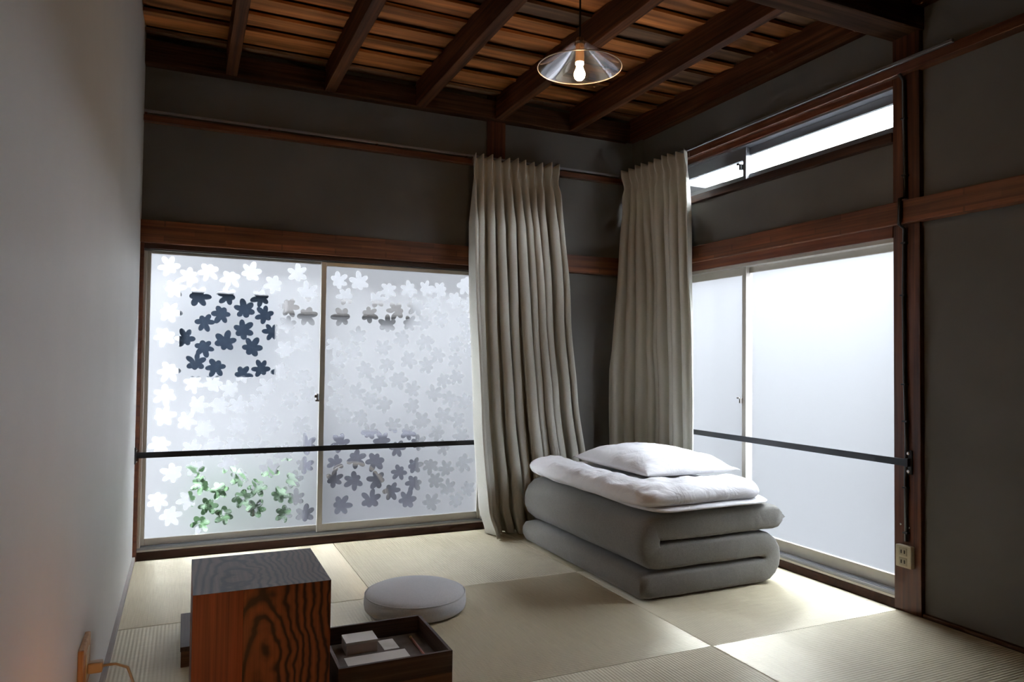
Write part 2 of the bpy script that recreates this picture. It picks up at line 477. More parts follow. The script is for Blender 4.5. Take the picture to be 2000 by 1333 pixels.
# ---- floor: base slab + square borderless tatami mats
fl = obj('floor', B(XL - 0.1, 0.15, YR - 0.1, 0.15, -0.10, -0.03), M['dark_x'])
tag(fl, 'tatami floor of square borderless straw mats', kind='structure')
S = 0.90
bm = bmesh.new()
box(bm, -S / 2 + .001, S / 2 - .001, -S / 2 + .001, S / 2 - .001, -0.03, 0.0, bev=0.003)
me = bpy.data.meshes.new('tatami_mat'); bm.to_mesh(me); bm.free()
uv = me.uv_layers.new(name='weave')
for p in me.polygons:
    for li in p.loop_indices:
        co = me.vertices[me.loops[li].vertex_index].co
        uv.data[li].uv = (co.x, co.y)
me.materials.append(M['tatami'])
for c in range(3):
    for r in range(5):
        o = bpy.data.objects.new('tatami_mat', me); COL.objects.link(o); o.parent = fl
        o.location = (XL + S * (c + .5), -S * (r + .5), random.uniform(-.0008, .0008))
        if (c + r) % 2: o.rotation_euler.z = math.pi / 2

# ---- left, rear wall
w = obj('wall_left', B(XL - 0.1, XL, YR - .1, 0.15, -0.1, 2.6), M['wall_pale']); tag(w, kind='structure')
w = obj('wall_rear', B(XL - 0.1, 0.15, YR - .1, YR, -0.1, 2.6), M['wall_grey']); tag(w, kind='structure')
# ---- back wall with window opening
bm = bmesh.new()
box(bm, XL - .1, 0.15, 0.02, 0.13, 1.43, 2.6)
box(bm, -0.98, 0.15, 0.02, 0.13, -0.1, 1.43)
box(bm, XL - .1, -0.98, 0.02, 0.13, -0.1, 0.0)
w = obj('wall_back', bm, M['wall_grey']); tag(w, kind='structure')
# ---- right wall with two openings
bm = bmesh.new()
Y0, Y1 = -1.783, -0.08
box(bm, 0.02, 0.13, YR - .1, Y0, -0.1, 2.6)
box(bm, 0.02, 0.13, Y1, 0.14, -0.1, 2.6)
box(bm, 0.02, 0.13, Y0, Y1, 1.425, 1.812)
box(bm, 0.02, 0.13, Y0, Y1, 2.045, 2.6)
box(bm, 0.02, 0.13, Y0, Y1, -0.1, 0.0)
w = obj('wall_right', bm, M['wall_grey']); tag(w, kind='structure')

bb = obj('baseboard_left', B(XL, XL + 0.012, YR, -0.001, 0.0, 0.022, bev=.001), plain('grey_skirting', (0.30, 0.27, 0.25), 0.6)); tag(bb, kind='structure')
bb = obj('baseboard_right', B(0.004, 0.02, YR, -1.895, 0.0, 0.012), M['dark_y']); tag(bb, kind='structure')

# ---- timber: posts, tie rails, sills (all structure)
tn = [0]
def trim(bm, m, label):
    tn[0] += 1
    o = obj('trim_%d' % tn[0], bm, m); tag(o, label, kind='structure'); return o
trim(B(-0.002, 0.10, -1.893, -1.783, 0.0, 2.45, bev=.002), M['post'], 'dark red-brown timber post right of the windows')
trim(B(-0.98, -0.87, 0.004, 0.10, 0.0, 2.45, bev=.002), M['post'], 'dark timber post behind the left curtain')
trim(B(0.0, 0.10, -0.078, 0.10, 0.0, 2.45, bev=.002), M['wall_grey'], 'plastered corner pier between the windows')
trim(B(XL, -0.001, -0.030, 0.02, 1.457, 1.562, bev=.003), M['nag_x'], 'laminated brown tie rail above the leaf-patterned window')
trim(B(-0.030, 0.02, YR, -0.031, 1.474, 1.560, bev=.003), M['nag_y'], 'laminated brown tie rail above the frosted window')
trim(B(XL, -0.98, -0.004, 0.06, 1.434, 1.457), M['dark_x'], 'dark head board over the leaf-patterned window')
trim(B(-0.006, 0.06, Y0, Y1, 1.430, 1.474), M['red_y'], 'red-brown head board over the frosted window')
trim(B(XL + .001, -0.98, -0.001, 0.12, 0.0, 0.038, bev=.002), M['sill'], 'dark wooden sill under the leaf-patterned window')
trim(B(-0.001, 0.12, Y0, Y1, 0.0, 0.036, bev=.002), M['sill'], 'dark wooden sill under the frosted window')
# thin upper boards that carry the curtain rails
trim(B(XL, -0.001, -0.022, 0.02, 2.022, 2.050, bev=.002), M['red_x'], 'thin brown picture rail on the back wall')
trim(B(-0.030, 0.02, YR, -0.023, 2.052, 2.092, bev=.003), M['red_y'], 'thin red-brown picture rail on the right wall')
trim(B(-0.004, 0.06, Y0, Y1, 2.026, 2.052), M['red_y'], 'red-brown head of the high slot window')
trim(B(-0.010, 0.06, Y0, Y1, 1.806, 1.842, bev=.002), M['dark_y'], 'dark wooden sill of the high slot window')
trim(B(XL, XL + .016, -0.01, 0.02, 0.0, 1.457), M['red_x'], 'slim brown jamb beside the left wall')

# ---- ceiling: slab, planks, rafters, wall plates, big beam
ce = obj('ceiling', B(XL - .1, .15, YR - .1, .15, 2.47, 2.56), M['dark_x'])
tag(ce, 'exposed timber ceiling of weathered planks on dark rafters', kind='structure')
y = 0.02; k = 0
widths = [0.125, 0.215, 0.16, 0.15, 0.17, 0.155, 0.145, 0.16]
raf_x = [-2.70, -2.330, -1.863, -1.385, -0.925, -0.455, 0.0]
while y > YR:
    wd = widths[k % len(widths)] * random.uniform(.93, 1.07)
    # each row is lapped over the next and cut into lengths that meet on a rafter
    cuts = [XL] + sorted(random.sample(raf_x[1:-1], random.choice([0, 1, 1, 2]))) + [0.14]
    for a, b_ in zip(cuts[:-1], cuts[1:]):
        bm = bmesh.new()
        box(bm, -(b_ - a) / 2 + .0015, (b_ - a) / 2 - .0015, -wd / 2 + .002, wd / 2 + .006, 0, 0.014)
        for v in bm.verts:   # lapped tilt
            v.co.z += (v.co.y + wd / 2) / wd * 0.024 + random.uniform(-.0012, .0012)
        o = obj('ceiling_plank', bm, M['plank_grey'] if random.random() < .33 else M['plank'], ce,
                loc=((a + b_) / 2, y - wd / 2, ZC - 0.002 + random.uniform(-.002, .002)))
    y -= wd; k += 1
for x in raf_x[1:-1]:
    obj('rafter', B(x - .026 + random.uniform(-.004, .004), x + .026, YR, -0.035, 2.288, ZC + .008, bev=.003), M['rafter'], ce)
obj('rafter', B(-0.05, 0.022, YR, 0.02, 2.292, ZC + .008, bev=.003), M['rafter'], ce)
obj('wall_plate', B(XL, -0.05, -0.035, 0.03, 2.286, 2.395, bev=.004), M['beam_x'], ce)
obj('cross_beam', B(XL - .05, 0.05, -1.90, -1.775, 2.205, 2.40, bev=.008), M['beam_x'], ce)

# ================================================================== WINDOWS
def leaf_outline(var):
    rnd = random.Random(var * 13 + 5)
    lobes = []
    a0 = math.pi / 2
    lens = [1.05, 0.98, 0.84, 0.72, 0.84, 0.98]
    offs = [0, 58, 118, 180, -118, -58]
    for ln, of in zip(lens, offs):
        if of == 180:
            ln = 0.62
        lobes.append((a0 + math.radians(of + rnd.uniform(-5, 5)), ln * rnd.uniform(.93, 1.06), rnd.uniform(.28, .33)))
    pts = []
    n = 60
    for i in range(n):
        th = 2 * math.pi * i / n
        best = 0.20
        for a, ln, wd in lobes:
            d = (th - a + math.pi) % (2 * math.pi) - math.pi
            # teardrop lobe: ellipse centred at 0.6 ln along its axis
            c = 0.60 * ln; rx = 0.42 * ln; ry = wd * .84 * (1.0 if abs(d) > .0 else 1)
            ca, sa = math.cos(d), math.sin(d)
            A_ = (ca / rx) ** 2 + (sa / ry) ** 2
            B_ = -2 * c * ca / rx ** 2
            C_ = (c / rx) ** 2 - 1
            D_ = B_ * B_ - 4 * A_ * C_
            if D_ > 0:
                r = (-B_ + math.sqrt(D_)) / (2 * A_)
                if r > best: best = r
        pts.append((best * math.cos(th), best * math.sin(th)))
    return pts
LEAVES = [leaf_outline(i) for i in range(5)]
LEAF_R = 0.055

def leaf_mesh(i):
    """one embossed leaf: bevelled rim falling to the pane, flat field, raised centre veins"""
    bm = bmesh.new()
    out = LEAVES[i]
    n = len(out)
    def ring(s, h):
        return [bm.verts.new((x * LEAF_R * s, -h, z * LEAF_R * s)) for x, z in out]
    r0 = ring(1.0, 0.0); r1 = ring(0.90, 0.0016); r2 = ring(0.42, 0.0016)
    c = bm.verts.new((0, -0.0006, 0))
    for a, b, mi in ((r0, r1, 1), (r1, r2, 0)):
        for k in range(n):
            f = bm.faces.new((a[k], a[(k + 1) % n], b[(k + 1) % n], b[k])); f.material_index = mi
    for k in range(n):
        f = bm.faces.new((r2[k], r2[(k + 1) % n], c)); f.material_index = 0
    me = bpy.data.meshes.new('leaf_relief'); bm.to_mesh(me); bm.free()
    me.materials.append(M['leafclear']); me.materials.append(M['bevel'])
    for p in me.polygons: p.use_smooth = False
    return me
LEAFME = [leaf_mesh(i) for i in range(5)]

def leafy_pane(x0, x1, z0, z1, yf, parent, seed):
    """figured glass pane (thickness 4 mm) with leaf-shaped clear windows; each leaf its own piece"""
    rnd = random.Random(seed)
    spots = []
    tries = 0
    dmin = 0.085
    while tries < 9000:
        tries += 1
        px, pz = rnd.uniform(x0 + .012, x1 - .012), rnd.uniform(z0 + .012, z1 - .012)
        if px - x0 < .052 or x1 - px < .052 or pz - z0 < .052 or z1 - pz < .052: continue
        if all((px - q[0]) ** 2 + (pz - q[1]) ** 2 > dmin ** 2 for q in spots):
            spots.append((px, pz))
    verts = [Vector((x0, z0)), Vector((x1, z0)), Vector((x1, z1)), Vector((x0, z1))]
    edges = [(0, 1), (1, 2), (2, 3), (3, 0)]
    places = []
    polys = []
    for px, pz in spots:
        v = rnd.randrange(5); rot = rnd.uniform(0, 2 * math.pi)
        sc = 1.0
        # shrink until the leaf keeps clear of its neighbours
        near = min([math.hypot(px - a, pz - b) for a, b in spots if (a, b) != (px, pz)] + [1])
        sc = min(1.05, max(.85, near / 0.094))
        places.append((px, pz, v, rot, sc))
        poly = []
        for lx, lz in LEAVES[v]:
            X = lx * LEAF_R * sc; Z = lz * LEAF_R * sc
            poly.append((px + X * math.cos(rot) - Z * math.sin(rot), pz + X * math.sin(rot) + Z * math.cos(rot)))
        polys.append(poly)
        b0 = len(verts)
        verts += [Vector(q) for q in poly]
        edges += [(b0 + i, b0 + (i + 1) % len(poly)) for i in range(len(poly))]
    v2, e2, f2, _, _, _ = delaunay_2d_cdt(verts, edges, [], 1, 1e-6)
    cells = {}
    for pi, (px, pz, v, rot, sc) in enumerate(places):
        cells.setdefault((int(px / .06), int(pz / .06)), []).append(pi)
    def inside(p, poly):
        c = False
        j = len(poly) - 1
        for i in range(len(poly)):
            xi, yi = poly[i]; xj, yj = poly[j]
            if (yi > p[1]) != (yj > p[1]) and p[0] < (xj - xi) * (p[1] - yi) / (yj - yi) + xi: c = not c
            j = i
        return c
    bm = bmesh.new()
    bv = [bm.verts.new((p.x, yf, p.y)) for p in v2]
    for f in f2:
        cx = sum(v2[i].x for i in f) / len(f); cz = sum(v2[i].y for i in f) / len(f)
        hole = False
        gx, gz = int(cx / .06), int(cz / .06)
        for dx in (-1, 0, 1):
            for dz in (-1, 0, 1):
                for pi in cells.get((gx + dx, gz + dz), ()):
                    if inside((cx, cz), polys[pi]): hole = True
        if not hole:
            try: bm.faces.new([bv[i] for i in f])
            except ValueError: pass
    # outer face and rim
    bk = [bm.verts.new((x, yf + .004, z)) for x, z in ((x0, z0), (x1, z0), (x1, z1), (x0, z1))]
    f = bm.faces.new(bk); f.material_index = 1
    obj('glass_pane', bm, None, parent, mats=[M['frost'], M['back']])
    for px, pz, v, rot, sc in places:
        o = bpy.data.objects.new('leaf_relief', LEAFME[v]); COL.objects.link(o); o.parent = parent
        o.location = (px, yf - rnd.uniform(0, .0004), pz); o.rotation_euler = (0, -rot, 0); o.scale = (sc, 1, sc)

# ---- window 1 (back wall, leaf-patterned)
w1 = empty('window_1'); tag(w1, 'wide sliding window of leaf-patterned glass in aluminium frames', kind='structure')
bm = bmesh.new()
XW0, XW1 = XL + .016, -0.98
box(bm, XW0, XW1, 0.008, 0.10, 1.434, 1.446)
box(bm, XW0, XW1, 0.004, 0.10, 0.036, 0.046)
box(bm, XW0, XW0 + .012, 0.008, 0.10, 0.046, 1.424)
box(bm, XW1 - .012, XW1, 0.008, 0.10, 0.046, 1.424)
obj('outer_frame', bm, M['alu'], w1)
bm = bmesh.new()
for yy in (0.006, 0.022, 0.050):
    box(bm, XW0, XW1, yy, yy + .003, 0.046, 0.056)
obj('track', bm, M['alu_dark'], w1)
def sash_x(parent, x0, x1, z0, z1, yf, st, rail_b, rail_t, glass):
    s = empty('sash', parent=parent)
    obj('stile', B(x0, x0 + st, yf, yf + .022, z0, z1, bev=.002), M['alu'], s)
    obj('stile', B(x1 - st, x1, yf, yf + .022, z0, z1, bev=.002), M['alu'], s)
    obj('bottom_rail', B(x0 + st, x1 - st, yf + .003, yf + .021, z0, z0 + rail_b, bev=.002), M['alu'], s)
    obj('top_rail', B(x0 + st, x1 - st, yf + .003, yf + .021, z1 - rail_t, z1, bev=.002), M['alu'], s)
    return s
XM = -1.864
s1 = sash_x(w1, XW0 + .006, XM + .012, 0.046, 1.436, 0.052, 0.022, 0.040, 0.018, None)
leafy_pane(XW0 + .027, XM - .009, 0.085, 1.419, 0.060, s1, 3)
s2 = sash_x(w1, XM - .014, XW1 - .004, 0.050, 1.428, 0.024, 0.026, 0.044, 0.020, None)
leafy_pane(XM + .011, XW1 - .029, 0.093, 1.409, 0.032, s2, 11)
bm = B(XM - .034, XM - .012, 0.018, 0.034, 0.715, 0.735, bev=.003)
lathe(bm, [(0, .0), (.010, 0), (.010, .03), (0, .03)], (XM - .024, 0.022, 0.725), 14)
box(bm, XM - .040, XM - .028, 0.006, 0.026, 0.735, 0.750, bev=.002)
obj('crescent_lock', bm, M['steel'], w1)

# ---- windows 2 and 3 (right wall)
def sash_y(parent, y0, y1, z0, z1, xf, st, rb, rt, glassm, am='alu'):
    s = empty('sash', parent=parent)
    obj('stile', B(xf, xf + .022, y0, y0 + st, z0, z1, bev=.002), M[am], s)
    obj('stile', B(xf, xf + .022, y1 - st, y1, z0, z1, bev=.002), M[am], s)
    obj('bottom_rail', B(xf + .003, xf + .021, y0 + st, y1 - st, z0, z0 + rb, bev=.002), M[am], s)
    obj('top_rail', B(xf + .003, xf + .021, y0 + st, y1 - st, z1 - rt, z1, bev=.002), M[am], s)
    bm = bmesh.new()
    box(bm, xf + .008, xf + .012, y0 + st - .004, y1 - st + .004, z0 + rb - .004, z1 - rt + .004)
    for f in bm.faces:
        f.material_index = 0 if f.normal.x < -.5 else 1
    obj('glass_pane', bm, None, s, mats=[glassm, M['back']])
    return s
w2 = empty('window_2'); tag(w2, 'frosted sliding window with aluminium frame on the right wall', kind='structure')
bm = bmesh.new()
box(bm, 0.006, 0.10, Y0, Y1, 1.414, 1.432); box(bm, 0.002, 0.10, Y0, Y1, 0.034, 0.046)
box(bm, 0.012, 0.10, Y0, Y0 + .006, 0.046, 1.414); box(bm, 0.006, 0.10, Y1 - .014, Y1, 0.046, 1.414)
obj('outer_frame', bm, M['alu'], w2)
bm = bmesh.new()
for xx in (0.005, 0.021, 0.049):
    box(bm, xx, xx + .003, Y0, Y1, 0.046, 0.058)
obj('track', bm, M['alu_dark'], w2)
YM = -0.937
sash_y(w2, Y0 + .004, YM + .020, 0.048, 1.420, 0.052, 0.024, 0.060, 0.034, M['frost2'])
sash_y(w2, YM - .014, Y1 - .004, 0.050, 1.414, 0.024, 0.028, 0.060, 0.040, M['frost2'])
bm = B(0.012, 0.026, YM + .008, YM + .022, 0.735, 0.760, bev=.003)
box(bm, 0.004, 0.014, YM + .012, YM + .030, 0.757, 0.765, bev=.002)
obj('crescent_lock', bm, M['steel'], w2)

w3 = empty('window_3'); tag(w3, 'narrow high slot window above the frosted window', kind='structure')
bm = bmesh.new()
box(bm, 0.006, 0.10, Y0, Y1, 2.018, 2.030); box(bm, 0.004, 0.10, Y0, Y1, 1.838, 1.848)
box(bm, 0.012, 0.10, Y0, Y0 + .006, 1.848, 2.0); box(bm, 0.006, 0.10, Y1 - .014, Y1, 1.848, 2.0)
obj('outer_frame', bm, M['alu_dark'], w3)
sash_y(w3, Y0 + .004, YM + .016, 1.846, 2.026, 0.052, 0.020, 0.041, 0.045, M['clear'], 'alu_dark')
sash_y(w3, YM - .012, Y1 - .004, 1.846, 2.016, 0.024, 0.024, 0.030, 0.062, M['clear'], 'alu_dark')
bm = B(0.010, 0.026, YM + .010, YM + .026, 1.905, 1.935, bev=.003)
box(bm, 0.006, 0.014, YM + .020, YM + .038, 1.930, 1.940, bev=.002)
obj('crescent_lock', bm, M['black'], w3)

# ================================================================== OUTSIDE
gr = obj('ground_outside', B(-9, 9, -9, 9, -0.75, -0.62), plain('pale_gravel', (0.18, 0.18, 0.18), 0.9, noise_amt=.2, nscale=3))
tag(gr, kind='structure')
wh = plain('pale_render', (0.055, 0.055, 0.055), 0.8, noise_amt=.03)
nh = empty('neighbouring_house', (-1.6, 1.55, -0.62))
tag(nh, 'white house close outside, blurred behind the leaf-patterned glass', 'house')
bm = bmesh.new()
box(bm, -5.2, -2.54, 1.55, 1.75, -0.62, 2.45); box(bm, -1.93, 2.6, 1.55, 1.75, -0.62, 2.45)
box(bm, -2.54, -1.93, 1.55, 1.75, 1.37, 2.45); box(bm, -2.54, -1.93, 1.55, 1.75, -0.62, 0.80)
obj('house_wall', bm, wh, nh)
obj('added_eave', B(-5.4, 2.8, 1.12, 1.80, 2.42, 2.50, bev=.01), wh, nh)  # unseen overhang, added to shade the upper house wall and even its brightness
obj('dark_window', B(-2.56, -1.91, 1.60, 1.62, 0.78, 1.39), plain('dark_pane', (0.0016, 0.0033, 0.006), 0.6, spec=.05), nh)
obj('eave_gutter', B(-1.89, -0.98, 1.49, 1.56, 1.24, 1.36, bev=.02), plain('brown_gutter', (0.018, 0.016, 0.014), 0.6), nh)
ac = empty('air_conditioner_unit', (-1.4, 1.30, -0.62))
tag(ac, 'grey outdoor cooling unit blurred low behind the right leaf-patterned pane', 'air conditioner')
gy = plain('grey_casing', (0.014, 0.014, 0.019), 0.6)
obj('casing', B(-1.74, -1.00, 1.20, 1.48, -0.40, 0.42, bev=.015), gy, ac)
obj('foot', B(-1.68, -1.60, 1.18, 1.50, -0.62, -0.40), gy, ac)
obj('foot', B(-1.14, -1.06, 1.18, 1.50, -0.62, -0.40), gy, ac)
bm = bmesh.new()
lathe(bm, [(.22, 0), (.24, .0), (.24, .02), (.22, .02)], (0, 0, 0), 32, closed=True)
for v in bm.verts: v.co = Vector((v.co.x - 1.46, 1.195 - v.co.z, v.co.y + .0))
obj('fan_ring', bm, M['slot'], ac)
sh = empty('garden_shrub', (-2.15, 1.1, -0.62))
tag(sh, 'green leafy shrub blurred low behind the left leaf-patterned pane', 'shrub')
rnd = random.Random(4)
bm = bmesh.new()
for i in range(420):
    a, e = rnd.uniform(0, 2 * math.pi), rnd.uniform(-.2, 1)
    rr = rnd.uniform(.55, 1)
    c = Vector((-2.16 + .30 * rr * math.cos(a), 1.10 + .20 * rr * math.sin(a), -0.06 + .34 * e * rr))
    t = Vector((rnd.uniform(-1, 1), rnd.uniform(-1, 1), rnd.uniform(-.3, 1))).normalized()
    n = t.orthogonal().normalized()
    q = [c - t * .05, c + n * .022, c + t * .05, c - n * .022]
    bm.faces.new([bm.verts.new(v) for v in q])
obj('foliage', bm, plain('shrub_green', (0.015, 0.040, 0.010), 0.6, noise_amt=.5, nscale=6), sh)['kind'] = 'stuff'
bm = bmesh.new()
for i in range(5):
    a = i * 1.26
    tube(bm, [(-2.16, 1.1, -.62), (-2.16 + .06 * math.cos(a), 1.1 + .06 * math.sin(a), -.35), (-2.16 + .18 * math.cos(a), 1.1 + .13 * math.sin(a), 0)], [.018, .012, .006], 6)
obj('stem', bm, M['dark_x'], sh)
nf = empty('added_wall_outside', (1.9, -1.2, -.62))  # wall added to keep bare sky from burning out the frosted panes
tag(nf, 'added plain wall that dims the sky behind the frosted window', 'wall')
obj('wall_panel', B(1.95, 2.12, -6.0, 1.50, -0.62, 2.25), wh, nf)
obj('coping', B(1.92, 2.15, -6.0, 1.50, 2.25, 2.30, bev=.01), wh, nf)

# ================================================================== CURTAIN RAILS, CURTAINS
def rail_thing(name, label, boxes, brackets, runners, axis):
    t = empty(name); tag(t, label, 'curtain rail')
    obj('track_profile', boxes, M['alu_dark'], t)
    for b_ in brackets: obj('bracket', b_, M['steel'], t)
    for r_ in runners: obj('runner', r_, M['steel'], t)
    return t
br = [B(x - .006, x + .006, -.050, -.020, 2.050, 2.066, bev=.002) for x in (-2.69, -2.15, -1.62, -1.12, -0.55)]
rn = [B(-1.09 + i * .05 - .004, -1.09 + i * .05 + .004, -.052, -.042, 2.038, 2.052) for i in range(11)]
bm = bmesh.new(); box(bm, XL + .004, -0.14, -.054, -.040, 2.051, 2.063, bev=.002)
rail_thing('curtain_rail', 'thin metal curtain rail along the back wall', bm, br, rn, 'x')
br = [B(-.048, -.028, y_ - .006, y_ + .006, 2.086, 2.100, bev=.002) for y_ in (-0.12, -0.72, -1.40, -2.04)]
rn = [B(-.050, -.040, -.09 - i * .045 - .004, -.09 - i * .045 + .004, 2.068, 2.084) for i in range(11)]
bm = bmesh.new(); box(bm, -.052, -.038, -2.055, -0.085, 2.083, 2.096, bev=.002)
rail_thing('curtain_rail', 'thin metal curtain rail along the right wall', bm, br, rn, 'y')

def interp(tab, v):
    for (a, p), (b, q) in zip(tab[:-1], tab[1:]):
        if v <= b:
            t = (v - a) / (b - a); t = t * t * (3 - 2 * t) * .5 + t * .5
            return tuple(p[i] + (q[i] - p[i]) * t for i in range(len(p)))
    return tab[-1][1]

def make_curtain(name, label, A, Bt, ztop, zbot, nrm, nf, seed, amp, swing=0.0, lowamp=1.0, ret=0.0, off=0.0):
    """pinch-pleated drape; A/Bt: edge positions (x,y) against height fraction"""
    rnd = random.Random(seed)
    nu, nv = nf * 26, 72
    # unequal fold widths and depths; neighbouring pleats merge into broader folds further down
    wd = [rnd.uniform(.6, 1.45) for _ in range(nf)]
    tot = sum(wd); cum = [0]
    for q_ in wd: cum.append(cum[-1] + q_ / tot)
    fa = [rnd.uniform(.65, 1.25) for _ in range(nf + 1)]
    deep = [1.0 if rnd.random() < .55 else rnd.uniform(.25, .6) for _ in range(nf + 1)]
    bm = bmesh.new()
    grid = []
    for j in range(nv + 1):
        v = (j / nv) ** 1.2
        a = Vector(interp(A, v)).to_3d(); b = Vector(interp(Bt, v)).to_3d()
        z = ztop + (zbot - ztop) * v
        row = []
        t = (b - a).normalized()
        dtop = v * (ztop - zbot)
        pin = math.exp(-((dtop - .095) / .040) ** 2)      # waist of the pinch pleat
        q = min(1, max(0, (dtop - .06) / .30))
        for i in range(nu + 1):
            s_ = i / nu * nf
            k = min(int(s_), nf - 1); fr = s_ - k
            ueq = i / nu
            unq = cum[k] + (cum[k + 1] - cum[k]) * fr
            u = ueq + (unq - ueq) * q * .9
            am = fa[k] * (1 - fr) + fa[k + 1] * fr
            dp = deep[k] * (1 - fr) + deep[k + 1] * fr
            c = math.cos(2 * math.pi * s_); sn = math.sin(2 * math.pi * s_)
            head = 1.6 * math.exp(-((min(fr, 1 - fr)) / .17) ** 2) - .55   # slim forward pleat, flat between
            body = math.copysign(abs(c) ** .8, c)
            wave = head * (1 - q) + body * q
            A_ = amp * (am * (1 - q) * .62 + q * am * (1 - .75 * (1 - dp) * min(1, v * 1.8)) * (.72 + .55 * v))
            A_ *= (1 - .50 * pin) * (1 - (1 - lowamp) * min(1, v * 1.4))
            side = .30 * A_ * math.sin(4 * math.pi * s_) * q
            p = a + (b - a) * u + nrm * (A_ * (wave + off * v) + .25 * amp) + t * side
            p += nrm * swing * max(0, (u - .62) / .38) ** 1.3 * min(1, max(0, v - .12) * 2.2)
            p += nrm * .012 * noise.noise(Vector((u * 4 + seed, v * 5, 0)))
            p += t * .010 * noise.noise(Vector((u * 3 + seed, v * 3, 7))) * v
            if ret and ueq > .955:
                w_ = ((ueq - .955) / .045) ** .8; p.x = p.x * (1 - w_) - ret * w_
            zz = z
            if j == 0: zz += .012 * math.exp(-((min(fr, 1 - fr)) / .2) ** 2) + .004 * math.sin(ueq * 17 + seed)
            p.z = zz
            row.append(bm.verts.new(p))
        grid.append(row)
    for j in range(nv):
        for i in range(nu):
            bm.faces.new((grid[j][i], grid[j + 1][i], grid[j + 1][i + 1], grid[j][i + 1]))
    c = empty(name, (A[-1][1][0], A[-1][1][1], 0)); tag(c, label, 'curtain')
    d = obj('drape', bm, M['curtain'], c, smooth=True)
    md = d.modifiers.new('thickness', 'SOLIDIFY'); md.thickness = .0035; md.offset = 0
    # hooks on the heading
    for k in range(0, nf + 1, 1):
        u = min(max(k / nf, .01), .99)
        a = Vector(A[0][1]); b = Vector(Bt[0][1]); p = a + (b - a) * u
        n2 = Vector((nrm.x, nrm.y)); p = p - n2 * .006
        hb = bmesh.new()
        tube(hb, [(p.x, p.y, ztop - .03), (p.x, p.y, ztop + .004), (p.x - n2.x * .004, p.y - n2.y * .004, ztop + .007)], .0018, 6)
        obj('hook', hb, M['steel'], c)
    return c

make_curtain('curtain', 'long beige pleated curtain over the leaf-patterned window',
             [(0, (-1.105, -.075)), (.15, (-1.115, -.080)), (.4, (-1.110, -.085)), (.7, (-1.085, -.090)), (.93, (-1.050, -.095)), (1, (-1.010, -.10))],
             [(0, (-0.592, -.070)), (.1, (-0.575, -.070)), (.4, (-0.520, -.075)), (.65, (-0.475, -.080)), (.85, (-0.415, -.085)), (1, (-0.40, -.09))],
             2.042, 0.006, Vector((0, -1, 0)), 10, 5, .064, off=.55)
make_curtain('curtain', 'long beige pleated curtain in front of the frosted window',
             [(0, (-0.070, -.625)), (.15, (-0.075, -.655)), (.4, (-0.07, -.675)), (.7, (-0.062, -.682)), (1, (-0.060, -.69))],
             [(0, (-0.120, -.055)), (.12, (-0.105, -.060)), (.25, (-0.100, -.06)), (.45, (-0.085, -.065)), (.6, (-0.080, -.065)), (1, (-0.075, -.07))],
             2.066, 0.006, Vector((-1, 0, 0)), 10, 9, .052, .185, .52, .034)

# ================================================================== SAFETY BARS
def bar_thing(label, bar, plates, bolts):
    t = empty('guard_bar'); tag(t, label, 'guard bar')
    obj('flat_bar', bar, M['black'], t)
    for p in plates: obj('bracket', p, M['black'], t)
    for b_ in bolts: obj('bolt', b_, M['steel'], t)
def disc(c, ax, r, h, seg=14):
    bm = bmesh.new()
    lathe(bm, [(0, 0), (r, 0), (r * .92, h), (r * .4, h * 1.3), (0, h * 1.3)], (0, 0, 0), seg)
    for v in bm.verts:
        x, y_, z = v.co
        v.co = Vector(c) + (Vector((-z, x, y_)) if ax == 'x-' else Vector((z, x, y_)) if ax == 'x+' else Vector((x, -z, y_)))
    return bm
bar_thing('black steel guard bar across the leaf-patterned window',
          B(XL + .004, -0.885, -.024, -.016, 0.470, 0.496, bev=.001),
          [B(XL, XL + .006, -.040, -.004, 0.445, 0.520, bev=.002)],
          [disc((XL + .006, -.03, 0.508), 'x+', .006, .004), disc((XL + .006, -.012, 0.455), 'x+', .006, .004)])
bar_thing('black steel guard bar across the frosted window',
          B(-.024, -.016, -1.842, -0.10, 0.552, 0.579, bev=.001),
          [B(-.010, -.002, -1.862, -1.838, 0.520, 0.612, bev=.003), B(-.024, -.009, -1.856, -1.840, 0.550, 0.581, bev=.002)],
          [disc((-.010, -1.850, 0.600), 'x-', .007, .004), disc((-.010, -1.850, 0.532), 'x-', .007, .004)])

# ================================================================== POST CABLE + OUTLET
cb = empty('power_cable', (-.01, -1.83, .26)); tag(cb, 'black power cable clipped down the timber post', 'cable')
pts = []
for z, yy, xx in [(2.05, -1.826, -.034), (2.03, -1.827, -.010), (1.62, -1.832, -.010), (1.575, -1.832, -.012), (1.567, -1.831, -.040), (1.468, -1.829, -.040), (1.455, -1.829, -.012), (1.2, -1.823, -.010), (.9, -1.826, -.010), (.64, -1.833, -.010), (.50, -1.829, -.010), (.268, -1.831, -.010)]:
    pts.append((xx, yy - .009, z))
obj('cable', tube(bmesh.new(), pts, .0068, 8), M['rubber'], cb, smooth=True)
for z, yy in [(1.88, -1.829), (1.66, -1.832), (1.40, -1.828), (1.20, -1.823), (.86, -1.827), (.72, -1.831), (.47, -1.830), (.30, -1.831)]:
    obj('clip', B(-.020, -.002, yy - .019, yy + .001, z - .003, z + .003, bev=.001), M['black'], cb)

